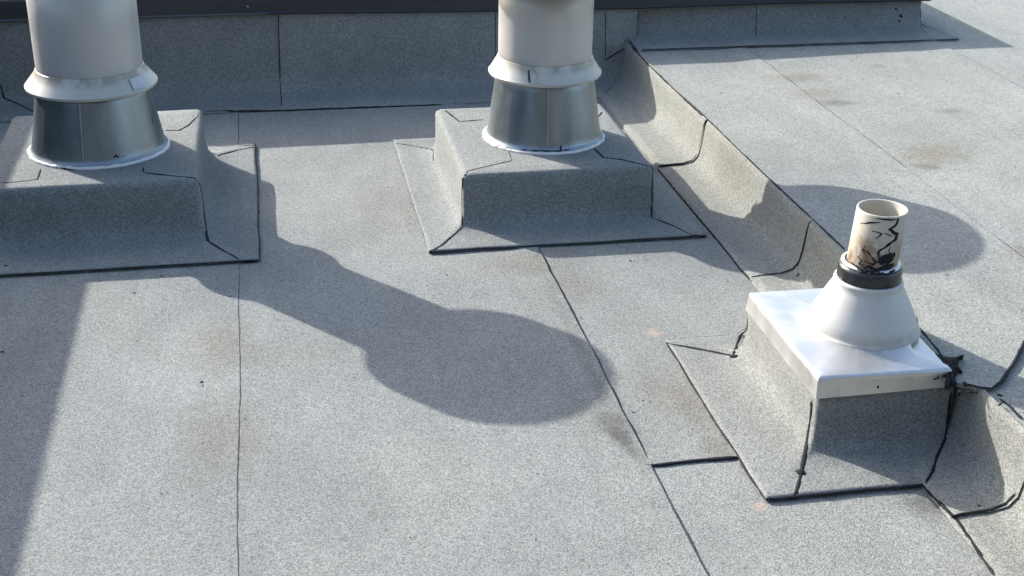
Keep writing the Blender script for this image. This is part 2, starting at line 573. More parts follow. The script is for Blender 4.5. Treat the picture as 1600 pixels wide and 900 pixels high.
capprof = [(.004, .350), (.020, .347), (.024, .353), (.016, .360), (.015, .414), (.008, .421), (-.06, .425)]
drop = lambda x: -.034 * min(1, max(0, (x + .2) / 3.15)) + .012 * min(1, max(0, (.6 - x) / 1.4))
cp = sweep('metal_cap', [(-1.75, WY), (1.605, WY), (2.25, UY - .004), (2.957, UY), (2.957, 9.0)], capprof, 'dark', wall)
for v in cp.data.vertices:
    v.co.z += drop(v.co.x) if v.co.z > .38 else min(0, drop(v.co.x))
sharp(cp, 40)
dr = sweep('drip_edge', [(-1.75, WY), (.03, WY)], [(.0245, .3485), (.0275, .352), (.0245, .3565)], 'drip', wall)
mesh('cap_top', [(-1.75, WY + .05, .425), (1.5, WY + .05, .407), (1.58, UY + .05, .406), (2.90, UY + .05, .391), (2.90, 9, .391), (-1.75, 9, .425)], [(0, 1, 2, 3, 4, 5)], 'dark', wall, False)

# parapet beyond the left edge, whose shadow lies over the left side of the roof
HC = .90
PX = -.542 - 1.272 * HC
par = thing('parapet_wall', 'felt-covered parapet wall with metal coping along the roof edge at far left', 'parapet', (PX - .15, 2.5, 0))
box('wall', PX - .30, PX - .02, -7.0, 9, -.02, HC - .03, 'felt_wall', par)
box('coping', PX - .33, PX, -7.02, 9.02, HC - .06, HC, 'tin', par, .004)

added_pent = thing('added_penthouse', 'unseen dark penthouse added behind the viewpoint to darken shaded faces and reflections', 'penthouse', (2.0, -5.2, 0))  # unseen dark volume, added to darken shaded faces and the cones' reflections
box('wall', -5.0, 9.0, -6.7, -4.0, -.02, 4.2, 'dark', added_pent)
box('coping', -5.06, 9.06, -6.71, -3.94, 4.2, 4.3, 'tin', added_pent, .01)
for i in range(14):
    box('added_cladding', -4.98 + i, -4.02 + i, -4.0, -3.96, .25, 4.15, 'dark', added_pent, .006)

# ------------------------------------------------------------------ curbs under the two big pipes
cb1 = thing('pipe_curb', 'low felt-wrapped curb with flared skirts under the left pipe', 'curb', (-.555, 4.4, 0))
felt_curb(cb1, -.885, -.228, 4.035, 4.79, .195, (.222, .176, .13, .165), 'felt_curb')
cb2 = thing('pipe_curb', 'low felt-wrapped curb with flared skirts under the middle pipe', 'curb', (.91, 4.35, 0))
felt_curb(cb2, .600, 1.226, 3.985, 4.705, .185, (.185, .136, .185, .136), 'felt_curb')


def big_pipe(label, x, y, z0, rp, rc0, rc1, rcol, zc, ztop, rcap):
    t = thing('exhaust_pipe', label, 'exhaust pipe', (x, y, z0))
    L = (x, y, 0)
    cz = zc - .012
    cone = lathe('flashing_cone', [(rc0 + .010, z0 + .002), (rc0 + .004, z0 + .012), (rc0, z0 + .016), (rc0 - .003, z0 + .024)] +
                 [(rc0 - .003 + (rc1 - rc0) * (i / 10), z0 + .024 + (cz - z0 - .024) * (i / 10)) for i in range(1, 11)] + [(rp + .004, cz + .012)], 96, 'galv', t, L, .014)
    lathe('shaft', [(rp, z0 + .01), (rp, zc + .03), (rp, .62), (rp, ztop - .03), (rp - .006, ztop - .03), (rp - .006, ztop - .25)], 96, 'pipe', t, L)
    # rolled seam of the cone
    col = lathe('storm_collar', [(rcol - .008, zc - .006), (rcol, zc - .002), (rcol + .002, zc + .006), (rcol - .004, zc + .013), ((rcol + rp) / 2 + .002, zc + .030), (rp + .006, zc + .050), (rp + .003, zc + .058), (rp - .001, zc + .060)], 96, 'collar', t, L, .012)
    sharp(col, 38)
    sl_ = lathe('sealant_bead', [(rc0 + .004, z0 - .002), (rc0 + .0125, z0 - .001), (rc0 + .0135, z0 + .003), (rc0 + .0105, z0 + .0075), (rc0 + .006, z0 + .009)], 160, 'sealant', t, L, .02)
    for v in sl_.data.vertices:
        q = v.co * 38
        v.co += Vector((v.co.x, v.co.y, 0)).normalized() * (.0035 * noise.noise(q) + .002 * noise.noise(q * 2.7))
        v.co.z += .002 * noise.noise(q * 1.3 + Vector((5, 0, 0)))
    cap = lathe('rain_cap', [(rp + .002, ztop - .10), (rcap * .86, ztop - .085), (rcap, ztop - .075), (rcap, ztop), (rcap - .01, ztop + .008), (rcap * .5, ztop + .035), (.002, ztop + .055)], 72, 'galv', t, L)
    sharp(cap, 30)
    a = math.radians(-98)
    bm = bmesh.new()
    Vs, Fs = [], []
    for i in range(13):
        f = i / 12
        r_ = rc0 - .003 + (rc1 - rc0) * f; z_ = z0 + .024 + (cz - z0 - .024) * f
        for da, dr in ((-.022, .0004), (-.014, .0019), (.014, .0019), (.022, .0004)):
            Vs.append((r_ * math.cos(a + da) + dr * math.cos(a), r_ * math.sin(a + da) + dr * math.sin(a), z_))
    for i in range(12):
        for j in range(3):
            q = i * 4 + j
            Fs.append((q, q + 1, q + 5, q + 4))
    sm = mesh('rolled_seam', [(v[0] + x, v[1] + y, v[2]) for v in Vs], Fs, 'galv', None)
    # keep its texture space on the pipe axis
    for v in sm.data.vertices:
        v.co.x -= x; v.co.y -= y
    sm.location = L
    sm.parent = cone
    sm.matrix_parent_inverse = Matrix.Translation(Vector(L)).inverted() @ Matrix.Identity(4)
    return t


P1 = big_pipe('wide pale pipe with flared collar on the left curb, sticker on its collar', -.553, 4.40, .194, .166, .214, .180, .206, .412, .885, .272)
P2 = big_pipe('pale round pipe with flared collar standing on the middle curb', .932, 4.345, .184, .158, .198, .170, .190, .412, .80, .295)

# ------------------------------------------------------------------ small vent on the step
cb3 = thing('vent_curb', 'small felt-wrapped curb built against the step below the white vent', 'curb', (1.36, 2.73, 0))
felt_curb(cb3, 1.196, 1.535, 2.505, 2.985, .168, (.175, .03, .12, .178), 'felt', wob=.003)
saddle = [(1.49, 2.478), (1.523, 2.459), (1.556, 2.433), (1.577, 2.428), (1.612, 2.452), (1.695, 2.54), (1.83, 2.70), (1.80, 3.0), (1.49, 3.02)]
ns_ = len(saddle)
mesh('saddle_patch', [(x, y, D + .0085 + und(x, y)) for x, y in saddle] + [(x, y, D - .003) for x, y in saddle],
     [tuple(range(ns_))] + [((i + 1) % ns_, i, ns_ + i, ns_ + (i + 1) % ns_) for i in range(ns_)], 'felt_upper', cb3, False)

VX, VY = 1.388, 2.722
vent = thing('plumbing_vent', 'cracked white plastic vent pipe on a pale metal cone and square plate', 'vent pipe', (VX, VY, .17))
# plate: folded down on all sides
px0, px1, py0, py1, pz = 1.187, 1.511, 2.496, 2.965, .205
rings = []
for d, z, rc in [(.003, .154, .001), (.0025, .156, .002), (.001, .190, .002), (0, .199, .002), (-.0025, .2035, .003), (-.008, pz, .005), (-.05, pz + .001, .03)]:
    r, side = ring(px0 - d, px1 + d, py0 - d, py1 + d, rc, 18, z)
    r = [(x + .003 * nz(x, y, z, 5), y + (.006 * nz(x, y, z * 3, 6)), z_ + .0035 * nz(x, y, 9, 6) * (z > .195)) for x, y, z_ in r]
    rings.append(r)
N = len(rings[0])
V = [v for r in rings for v in r]
F = []
for kk in range(len(rings) - 1):
    for i in range(N):
        j = (i + 1) % N
        F.append((kk * N + i, kk * N + j, (kk + 1) * N + j, (kk + 1) * N + i))
# blend from the inner ring of the plate to the circular foot of the cone
CR, CYC = .131, VY - .004
prev = (len(rings) - 1) * N
for t in (.35, .7, 1.0):
    st = len(V)
    for i in range(N):
        x, y, z = rings[-1][i]
        a = math.atan2(y - CYC, x - VX)
        cx_, cy_ = VX + CR * 1.02 * math.cos(a), CYC + CR * 1.02 * math.sin(a)
        cx_ = min(cx_, px1 - .004)
        V.append((x + (cx_ - x) * t, y + (cy_ - y) * t, pz + .002 + .008 * t * t))
    for i in range(N):
        j = (i + 1) % N
        F.append((prev + i, prev + j, st + j, st + i))
    prev = st
plate = mesh('base_plate', [(x - VX, y - VY, z) for x, y, z in V], F, 'alu', None)
plate.location = (VX, VY, 0)
plate.parent = vent
plate.matrix_parent_inverse = Matrix.Translation(vent.location).inverted()
sharp(plate, 50)
zt = .332
vc = lathe('flashing_cone', [(CR * 1.05, pz + .0085), (CR * 1.035, pz + .0125), (CR * 1.015, pz + .0145), (CR * .992, pz + .0165), (CR * .985, pz + .020), (CR * .972, pz + .030)] +
           [(CR * .975 + (.080 - CR * .975) * i / 8 + .0015 * math.sin(math.pi * (i / 8) ** .75), pz + .030 + (zt - pz - .030) * i / 8) for i in range(1, 9)] +
           [(.082, zt + .004), (.080, zt + .009), (.074, zt + .011), (.066, zt + .008)], 80, 'cone_coat', vent, (VX, VY, 0), .01)
lathe('rubber_boot', [(.066, zt + .004), (.0735, zt + .006), (.0765, zt + .014), (.0745, zt + .026), (.0755, zt + .038), (.071, zt + .047), (.066, zt + .048)], 64, 'rubber', vent, (VX, VY, 0), .02)
lathe('clamp_ring', [(.061, zt + .046), (.068, zt + .046), (.0700, zt + .049), (.0685, zt + .053), (.061, zt + .054)], 64, 'alu', vent, (VX, VY, 0), .02)
pt = .518
pipe = lathe('pipe', [(.0595, zt), (.0595, pt - .003), (.0585, pt - .0005), (.0565, pt), (.0535, pt - .001), (.0525, pt - .004), (.0525, zt - .1)], 72, 'pvc', vent, (VX, VY, 0), .006)
for v in pipe.data.vertices:
    v.co.x += (v.co.z - zt) * .065

# world positions (metres) of the lap lines: owner, half width in mm, thin?, points with surface normals
BEADS = [
 ('cb1', 3.2, 0, [(-0.0541,3.8149,0.0035,0.46,-0.63,0.63), (-0.084,3.8146,0.0042,-0,-1,0), (-0.1044,3.8147,0.0072,-0,-1,-0), (-0.1148,3.8231,0.011,-0,-0.06,1), (-0.2075,3.9698,0.0143,0.01,-0.03,1)]),
 ('cb1', 4.0, 0, [(-0.2075,3.9698,0.0143,0.01,-0.03,1), (-0.2092,3.9921,0.0166,0.01,-0.31,0.95), (-0.212,4.0274,0.0253,0.83,0,0.55), (-0.2216,4.1598,0.0417,0.97,-0.01,0.23), (-0.226,4.2226,0.0624,0.97,-0,0.22), (-0.2267,4.2309,0.0705,1,-0.03,0.09), (-0.2282,4.2259,0.0851,1,-0,0.09), (-0.2287,4.2041,0.1057,1,0.01,-0.01), (-0.2285,4.1691,0.1311,1,0,-0.01), (-0.2298,4.0508,0.1852,0.96,-0.12,0.27), (-0.2381,4.0579,0.1936,0.1,-0.04,0.99), (-0.2595,4.0623,0.1953,0,-0.01,1), (-0.303,4.0798,0.1955,0,-0,1), (-0.393,4.1233,0.1951,-0.01,-0.01,1)]),
 ('cb1', 2.0, 0, [(-0.393,4.1233,0.1951,-0.01,-0.01,1), (-0.3979,4.1711,0.1954,-0.01,-0.01,1)]),
 ('cb1', 4.2, 0, [(-0.0532,4.9023,0.0035,0.78,0,0.62), (-0.06,4.8735,0.011,0.07,-0,1), (-0.1205,4.8415,0.0122,0.02,-0,1), (-0.1893,4.7844,0.0152,0.38,0.01,0.92)]),
 ('cb1', 2.0, 0, [(-0.0533,4.9173,0.0035,0.78,0,0.62), (-0.0597,4.8949,0.011,0.07,0,1), (-0.084,4.8943,0.0116,0.01,0.01,1), (-0.2005,4.8994,0.0114,-0,0.03,1)]),
 ('cb1', 3.6, 0, [(-0.237,4.7253,0.1926,0.76,0.01,0.65), (-0.2481,4.6745,0.1959,-0,0,1), (-0.271,4.5986,0.1953,0,-0.02,1), (-0.3014,4.5409,0.1944,0.04,0,1), (-0.3487,4.547,0.1946,-0.01,-0,1)]),
 ('cb1', 3.0, 0, [(-0.8193,4.0908,0.1953,0,-0.01,1), (-0.7637,4.0949,0.195,0,-0.01,1), (-0.713,4.1109,0.1949,0,0,1), (-0.7137,4.2067,0.1945,0,0,1)]),
 ('wall', 3.2, 0, [(-1.057,5.572,0.0951,-0.01,-0.97,0.24), (-1.0548,5.5684,0.0807,-0.01,-0.97,0.24), (-1.0495,5.5571,0.053,-0.01,-0.91,0.4), (-1.046,5.5468,0.0405,-0.01,-0.57,0.82), (-1.0003,5.5246,0.0252,-0,-0.58,0.82), (-0.984,5.511,0.022,-0,-0.19,0.98), (-0.9415,5.4635,0.0139,0,-0.04,1), (-0.9117,5.4211,0.0118,0,-0.04,1)]),
 ('cb2', 3.8, 0, [(0.4633,3.802,0.0035,-0.77,-0.1,0.62), (0.4705,3.8002,0.0074,-0.03,-1,-0), (0.4825,3.8079,0.0109,0,-0.07,1), (0.5086,3.8382,0.0117,0,-0.02,1), (0.578,3.9435,0.0152,-0.01,-0.04,1), (0.5909,3.9559,0.0197,-0.01,-0.35,0.94)]),
 ('cb2', 4.2, 0, [(0.5909,3.9559,0.0197,-0.01,-0.35,0.94), (0.5928,3.9689,0.0254,-0.29,-0.7,0.65), (0.5956,3.9875,0.04,-0.98,-0.11,0.17), (0.5987,4.0079,0.0651,-1,-0.02,0), (0.5987,4.008,0.0872,-1,0.01,0.04), (0.599,4.0099,0.0975,-1,0.01,-0.02), (0.5985,4.0063,0.1209,-1,0.01,-0.02), (0.5982,3.9971,0.1461,-0.99,-0.16,-0.02), (0.5985,3.9953,0.1576,-0.91,-0.41,-0.01), (0.5992,3.9964,0.168,-0.85,-0.37,0.37), (0.6079,3.9998,0.1804,-0.41,-0.31,0.86), (0.6202,4.0258,0.1846,-0,0.01,1)]),
 ('cb2', 3.2, 0, [(0.6202,4.0258,0.1846,-0,0.01,1), (0.7092,4.0717,0.1841,-0,-0,1), (0.7785,4.1034,0.1845,-0,-0.01,1)]),
 ('cb2', 1.6, 0, [(0.7785,4.1034,0.1845,-0,-0.01,1), (0.7853,4.1993,0.1846,-0,-0,1)]),
 ('cb2', 3.2, 0, [(0.4645,4.8693,0.0055,-1,0,-0), (0.4742,4.8445,0.0112,-0.02,0,1), (0.53,4.8003,0.0128,-0.04,0.03,1), (0.5761,4.7558,0.0155,0,0.06,1), (0.5859,4.7315,0.0208,-0.11,0.28,0.95), (0.5926,4.6834,0.0342,-0.86,0.02,0.51)]),
 ('cb2', 2.0, 0, [(0.5926,4.6834,0.0342,-0.86,0.02,0.51), (0.5851,4.6267,0.0243,-0.45,0.01,0.89), (0.5805,4.5912,0.0221,-0.44,0.01,0.9)]),
 ('cb2', 3.2, 0, [(0.6367,4.6755,0.1857,0.01,-0,1), (0.6689,4.5368,0.1855,0.01,0,1), (0.7559,4.5478,0.1853,0,0,1)]),
 ('cb2', 3.4, 0, [(1.0745,4.1855,0.1846,-0.01,-0.01,1), (1.0846,4.0924,0.1843,-0,-0,1), (1.1456,4.0583,0.1843,0,-0,1), (1.1965,4.0059,0.1838,0.06,-0.06,1), (1.2056,3.9996,0.1828,0.06,-0.06,1), (1.2165,3.9994,0.1796,0.52,-0.19,0.83), (1.3636,4.4469,0.0105,0.78,0,0.62)]),
 ('cb2', 4.0, 0, [(1.3637,4.4438,0.0102,0.78,0,0.62), (1.2631,4.1007,0.0149,0.06,-0,1), (1.2279,3.9851,0.0497,0.75,-0.6,0.28), (1.2268,3.9802,0.0403,0.57,-0.77,0.28), (1.2235,3.967,0.023,0.01,-0.35,0.94), (1.2194,3.9523,0.0177,0.01,-0.34,0.94)]),
 ('cb2', 3.0, 0, [(1.2194,3.9523,0.0177,0.01,-0.34,0.94), (1.2293,3.9458,0.0152,0.01,-0.34,0.94), (1.238,3.9353,0.0143,0.01,-0.03,1), (1.2709,3.8896,0.0127,0,-0.03,1), (1.3099,3.8059,0.0108,-0,-0.06,1), (1.321,3.8021,0.0106,-0,-0.06,1), (1.3578,3.8006,0.0056,-0.01,-1,0)]),
 ('cb2', 3.0, 0, [(1.1581,4.492,0.1855,-0,-0,1), (1.1999,4.5779,0.1858,0,0.01,1)]),
 ('upper', 2.4, 0, [(1.4191,5.382,0.0132,-0.03,0,1), (1.4695,5.4585,0.0144,-0.03,-0,1)]),
 ('upper', 3.4, 0, [(1.3834,4.445,0.002,-0.84,0.02,0.54), (1.3855,3.6546,0.002,-0.85,0,0.53), (1.3823,3.5442,0.002,-0.88,-0.02,0.47), (1.3846,3.4683,0.0039,-0.89,-0.01,0.46), (1.3832,3.4382,0.007,-0.96,-0.01,0.28)]),
 ('upper', 3.4, 0, [(1.3863,2.3332,0.0058,-0.91,-0,0.41), (1.3903,2.2212,0.0121,-0.04,-0,1), (1.3925,2.197,0.0121,-0.05,-0,1), (1.3965,2.1887,0.0087,-0.04,0.01,1), (1.3871,2.0822,0.0091,-0.04,0,1), (1.3838,1.9999,0.0041,-0.9,0.02,0.43)]),
 ('upper', 3.2, 0, [(1.5566,5.4867,0.1814,-0.79,0,0.62), (1.5542,5.2435,0.177,-0.85,0,0.53), (1.5534,5.0513,0.1787,-0.68,0,0.73), (1.5546,4.7914,0.1788,-0.78,0,0.62), (1.5573,4.5006,0.1822,-0.88,0,0.47), (1.5652,4.4831,0.1755,0.01,-0.01,1)]),
 ('upper', 4.0, 0, [(1.5652,4.4831,0.1755,0.01,-0.01,1), (1.5672,4.092,0.1745,-0,-0,1), (1.5769,3.2558,0.1751,0,-0.01,1)]),
 ('upper', 3.6, 0, [(1.5785,2.3937,0.1747,0,0,1), (1.5835,2.352,0.1747,0,0,1), (1.5809,2.2956,0.1748,0,0,1)]),
 ('wall', 3.4, 0, [(1.4666,5.5761,0.1015,0.01,-0.98,0.21), (1.4848,5.578,0.1118,-0,-1,-0), (1.5483,5.5778,0.1482,-0.01,-1,0), (1.5812,5.645,0.1376,0,-0.78,0.62), (1.5767,5.5785,0.1626,-0,-0.78,0.62)]),
 ('wall', 3.4, 0, [(-0.2482,5.3566,0.0091,-0.01,-0.03,1), (-0.1468,5.346,0.009,0.02,-0.97,0.25), (0.0059,5.3453,0.0041,-0.02,-0.94,0.34), (0.0571,5.3441,0.0028,-0.01,-0.95,0.32), (0.0699,5.3411,0.0037,0.01,-0.95,0.32), (0.1602,5.3432,0.0033,0.04,-0.96,0.27), (0.3553,5.3406,0.0044,0,-0.96,0.27), (0.4604,5.3429,0.0021,0.01,-0.95,0.3), (0.7122,5.3403,0.002,-0.02,-0.94,0.33)]),
 ('wall', 2.4, 0, [(2.1409,5.4817,0.1862,-0,-0.05,1), (2.1441,5.4243,0.1782,-0.02,-0.98,0.2)]),
 ('wall', 2.0, 0, [(0.0696,5.575,0.3388,0,-1,-0), (0.0626,5.5742,0.1066,-0.01,-0.98,0.22), (0.0619,5.5666,0.0669,-0.01,-0.92,0.39), (0.0613,5.5539,0.0425,-0,-0.57,0.82), (0.0605,5.524,0.0233,-0,-0.18,0.98), (0.0599,5.4951,0.0178,-0,-0.18,0.98), (0.0594,5.4633,0.0134,-0,-0.04,1), (0.0574,5.3457,0.0077,-0.01,-0.95,0.32)]),
 ('wall', 2.0, 0, [(0.9767,5.5778,0.3232,0,-1,0), (0.9786,5.5777,0.1237,0,-1,-0)]),
 ('wall', 2.0, 0, [(1.4575,5.5782,0.3151,-0.01,-1,-0), (1.4664,5.578,0.1155,0,-1,0), (1.4666,5.5761,0.1015,0.01,-0.98,0.21)]),
 ('wall', 2.0, 0, [(2.1598,5.6305,0.3061,-0.02,-1,0.02), (2.1611,5.6284,0.2774,-0.02,-0.98,0.22), (2.1608,5.6223,0.2496,-0.02,-0.95,0.33), (2.1594,5.613,0.2225,-0.02,-0.94,0.33), (2.1514,5.5866,0.1999,-0.02,-0.61,0.79), (2.1411,5.5572,0.1928,-0.01,-0.21,0.98)]),
 ('wall', 2.0, 1, [(3.0101,5.6618,0.1871,0.1,0.01,1), (3.014,5.5431,0.1866,0.08,0,1), (3.016,5.4363,0.1841,0,-0.03,1)]),
 ('upper', 1.4, 1, [(1.7577,2.8409,0.1746,-0,-0.01,1), (1.7682,2.7716,0.1745,-0,0,1)]),
 ('upper', 1.4, 1, [(1.7747,2.7262,0.1746,-0,0,1), (1.7703,2.6627,0.1746,0,-0,1)]),
 ('cb3', 4.4, 0, [(1.1956,2.5361,0.1239,-1,-0.01,-0.03), (1.1953,2.5336,0.0673,-1,0.02,0.04), (1.1942,2.5321,0.0597,-0.98,0.03,0.2), (1.1894,2.524,0.039,-0.83,0.03,0.55), (1.1795,2.5051,0.0254,-0.83,0.03,0.56), (1.1602,2.4668,0.0161,-0.03,-0.03,1), (1.1308,2.4088,0.0127,-0,-0.06,1), (1.0911,2.339,0.0111,0,-0.06,1), (1.0851,2.3299,0.0094,0.01,-1,0), (1.083,2.3298,0.0035,0.01,-0.78,0.62)]),
 ('cb3', 3.8, 0, [(1.5229,2.5037,0.1369,0.12,-0.99,-0), (1.5254,2.504,0.0994,0.12,-0.99,0), (1.5265,2.5024,0.0635,0.37,-0.93,0.05), (1.5242,2.4973,0.0407,-0.01,-0.98,0.2), (1.5202,2.4899,0.028,-0.01,-0.85,0.53), (1.5163,2.4831,0.0237,-0.27,0,0.96), (1.4839,2.4456,0.0146,-0.03,0,1), (1.4644,2.4213,0.0141,-0.03,0,1), (1.4324,2.3726,0.0133,-0.03,0,1), (1.3921,2.328,0.0119,-0.05,0.01,1)]),
 ('cb3', 3.8, 0, [(1.0181,3.0995,0.0035,-0.78,-0.01,0.62), (1.0182,3.0831,0.0088,-1,-0.01,-0), (1.0248,3.0745,0.0109,-0.05,0,1), (1.101,3.0247,0.0125,-0.04,-0,1), (1.1504,2.9874,0.0144,-0.05,-0.01,1), (1.1573,2.9816,0.0149,-0.37,-0.01,0.93), (1.1629,2.9728,0.0171,-0.37,-0.01,0.93), (1.17,2.9848,0.0201,-0.38,-0.01,0.92), (1.179,3.0014,0.0207,-0.05,0.43,0.9), (1.1936,3.0323,0.0136,0,0.06,1), (1.2243,3.0913,0.0113,-0,0.03,1), (1.233,3.1042,0.0105,-0,0.09,1), (1.1967,2.9795,0.0872,-0.62,0.48,0.63), (1.196,2.9764,0.1016,-0.77,0.11,0.62), (1.1966,2.978,0.1113,-0.72,0.31,0.62), (1.1962,2.9773,0.1227,-0.72,0.31,0.62)]),
 ('cb3', 1.8, 1, [(1.0204,3.1033,0.0105,-0.06,0.78,0.62), (1.2189,3.1043,0.0105,0.01,0.78,0.62), (1.1961,2.9764,0.0984,-0.77,0.11,0.62), (1.1969,2.9784,0.1014,-0.72,0.31,0.62)]),
 ('cb3', 3.4, 0, [(1.5718,2.8018,0.1834,-0,-0,1), (1.552,2.7573,0.1834,-0,-0,1), (1.5429,2.6292,0.1834,-0,0,1), (1.5303,2.5649,0.1834,-0,0,1)]),
 ('vent', 3.2, 0, [(1.4131,2.664,0.5123,0.22,-0.98,-0.02), (1.4087,2.6633,0.4969,0.13,-0.99,-0.01), (1.3925,2.6627,0.487,-0.14,-0.99,0.01), (1.4036,2.6628,0.4807,0.13,-0.99,-0.01), (1.4164,2.6657,0.4731,0.31,-0.95,-0.02), (1.413,2.6649,0.4608,0.31,-0.95,-0.02), (1.3963,2.6625,0.4495,0.04,-1,-0), (1.3761,2.6656,0.4322,-0.3,-0.95,0.02), (1.378,2.6646,0.4147,-0.22,-0.98,0.01)]),
 ('vent', 1.7, 0, [(1.3631,2.6751,0.5124,-0.61,-0.79,0.04), (1.3754,2.6677,0.5126,-0.38,-0.92,0.02), (1.3892,2.6634,0.5123,-0.22,-0.98,0.01), (1.4014,2.6625,0.512,0.04,-1,-0), (1.4131,2.664,0.5123,0.22,-0.98,-0.02)]),
 ('vent', 1.5, 0, [(1.3414,2.7046,0.4892,-0.95,-0.3,0.06), (1.352,2.6852,0.4977,-0.79,-0.61,0.05), (1.361,2.6762,0.5016,-0.61,-0.79,0.04), (1.3711,2.6696,0.5046,-0.46,-0.89,0.03)]),
 ('vent', 1.5, 0, [(1.3588,2.6769,0.4801,-0.67,-0.74,0.04), (1.3779,2.6658,0.477,-0.3,-0.95,0.02), (1.3675,2.6701,0.4631,-0.46,-0.89,0.03)]),
 ('vent', 1.3, 0, [(1.3833,2.6643,0.4789,-0.22,-0.98,0.01), (1.4027,2.6628,0.4704,0.13,-0.99,-0.01)]),
 ('vent', 8.5, 0, [(1.3792,2.6642,0.405,-0.22,-0.98,0.01), (1.3997,2.6629,0.4157,0.13,-0.99,-0.01), (1.4186,2.668,0.4204,0.38,-0.93,-0.02)]),
 ('vent', 2.6, 0, [(1.3617,2.672,0.4191,-0.54,-0.84,0.03), (1.3692,2.6676,0.4075,-0.38,-0.92,0.02), (1.3808,2.6638,0.4035,-0.22,-0.98,0.01)]),
 ('vent', 2.2, 0, [(1.3431,2.6737,0.3853,-0.09,-0.1,0.99), (1.3514,2.6783,0.386,-0.67,-0.74,0.04), (1.3579,2.6734,0.3927,-0.61,-0.79,0.04), (1.3772,2.6644,0.3855,-0.22,-0.98,0.01), (1.3802,2.6569,0.3853,-0.02,-0.13,0.99)]),
 ('vent', 8.0, 0, [(1.3742,2.6578,0.3853,-0.03,-0.13,0.99), (1.3892,2.6627,0.3855,-0.05,-1,0), (1.405,2.6641,0.391,0.21,-0.98,-0.01), (1.4197,2.6693,0.3953,0.46,-0.89,-0.03)]),
 ('vent', 2.4, 0, [(1.335,2.6921,0.386,-0.11,-0.07,0.99), (1.3417,2.6741,0.3852,-0.09,-0.1,0.99), (1.3569,2.6616,0.3848,-0.4,-0.85,0.34), (1.3761,2.6549,0.3849,-0.16,-0.93,0.34)]),
 ('vent', 1.6, 0, [(1.3444,2.6898,0.4289,-0.84,-0.54,0.05), (1.355,2.6773,0.427,-0.67,-0.74,0.04), (1.3632,2.6709,0.4162,-0.54,-0.84,0.03)]),
 ('vent', 1.8, 0, [(1.3501,2.6805,0.4031,-0.73,-0.68,0.05), (1.3674,2.6681,0.3992,-0.38,-0.92,0.02), (1.3776,2.6646,0.4066,-0.22,-0.98,0.01)]),
 ('vent', 4.0, 0, [(1.3382,2.6846,0.3858,-0.11,-0.08,0.99), (1.3424,2.6721,0.3851,-0.09,-0.1,0.99), (1.3468,2.6671,0.3831,-0.55,-0.76,0.34), (1.3523,2.6659,0.3852,-0.07,-0.11,0.99), (1.3636,2.6697,0.3857,-0.46,-0.89,0.03)]),
 ('vent', 3.0, 0, [(1.3966,2.6627,0.4013,0.04,-1,-0), (1.4097,2.665,0.4059,0.31,-0.95,-0.02), (1.4165,2.6673,0.411,0.38,-0.93,-0.02)]),
 ('vent', 3.4, 0, [(1.3594,2.6589,0.3809,-0.36,-0.75,-0.55), (1.3792,2.6533,0.3804,-0.14,-0.82,-0.56), (1.3984,2.6531,0.3792,0.03,-0.19,0.98), (1.4087,2.6556,0.3823,0.31,-0.89,0.35), (1.4207,2.6611,0.384,0.47,-0.81,0.35)]),
 ('vent', 1.4, 0, [(1.3399,2.6957,0.4103,-0.89,-0.46,0.06), (1.3458,2.6856,0.4045,-0.79,-0.61,0.05), (1.3425,2.6893,0.3933,-0.84,-0.54,0.05), (1.3509,2.6791,0.3922,-0.67,-0.74,0.04)]),
 ('vent', 1.2, 0, [(1.3496,2.6836,0.4409,-0.74,-0.67,0.05), (1.3465,2.6866,0.4268,-0.79,-0.61,0.05), (1.3523,2.6793,0.4182,-0.67,-0.74,0.04)]),
 ('vent', 1.3, 0, [(1.3702,2.6669,0.3979,-0.39,-0.92,0.02), (1.3631,2.6701,0.3905,-0.46,-0.89,0.03), (1.366,2.6684,0.3869,-0.46,-0.89,0.03), (1.3665,2.6621,0.3856,-0.05,-0.13,0.99)]),
 ('vent', 1.2, 0, [(1.4034,2.6631,0.4445,0.13,-0.99,-0.01), (1.3984,2.6627,0.4337,0.04,-1,-0), (1.4103,2.6648,0.4239,0.31,-0.95,-0.02)]),
 ('vent', 2.2, 0, [(1.3333,2.7109,0.3878,-0.98,-0.21,0.06), (1.3374,2.6973,0.3848,-0.92,-0.38,0.06), (1.3366,2.6883,0.3859,-0.11,-0.07,0.99), (1.344,2.6796,0.3859,-0.1,-0.09,0.99)]),
 ('P1', 3.0, 0, [(-0.4896,4.2015,0.2236,0.28,-0.94,0.17), (-0.4815,4.2051,0.2284,0.33,-0.93,0.17), (-0.4726,4.2069,0.2209,0.39,-0.91,0.17)]),
 ('P1', 1.6, 0, [(-0.4649,4.2103,0.2215,0.39,-0.9,0.17), (-0.4496,4.2179,0.2225,0.45,-0.88,0.17)]),
 ('P1', 2.2, 0, [(-0.3704,4.3306,0.309,0.92,-0.34,0.19), (-0.3666,4.326,0.2821,0.92,-0.34,0.19)]),
 ('P2', 3.0, 0, [(0.8241,4.1752,0.1954,-0.46,-0.72,0.52), (0.8637,4.1558,0.1957,-0.3,-0.8,0.52), (0.9052,4.1468,0.1968,-0.11,-0.7,0.71), (0.9373,4.1446,0.1959,0.04,-0.86,0.51), (0.9824,4.1512,0.196,0.16,-0.69,0.7)]),
 ('P2', 3.6, 0, [(0.9505,4.145,0.1952,0.09,-0.85,0.51), (0.9527,4.1513,0.2041,0.1,-0.93,0.35), (0.954,4.1538,0.2144,0.1,-0.98,0.14)]),
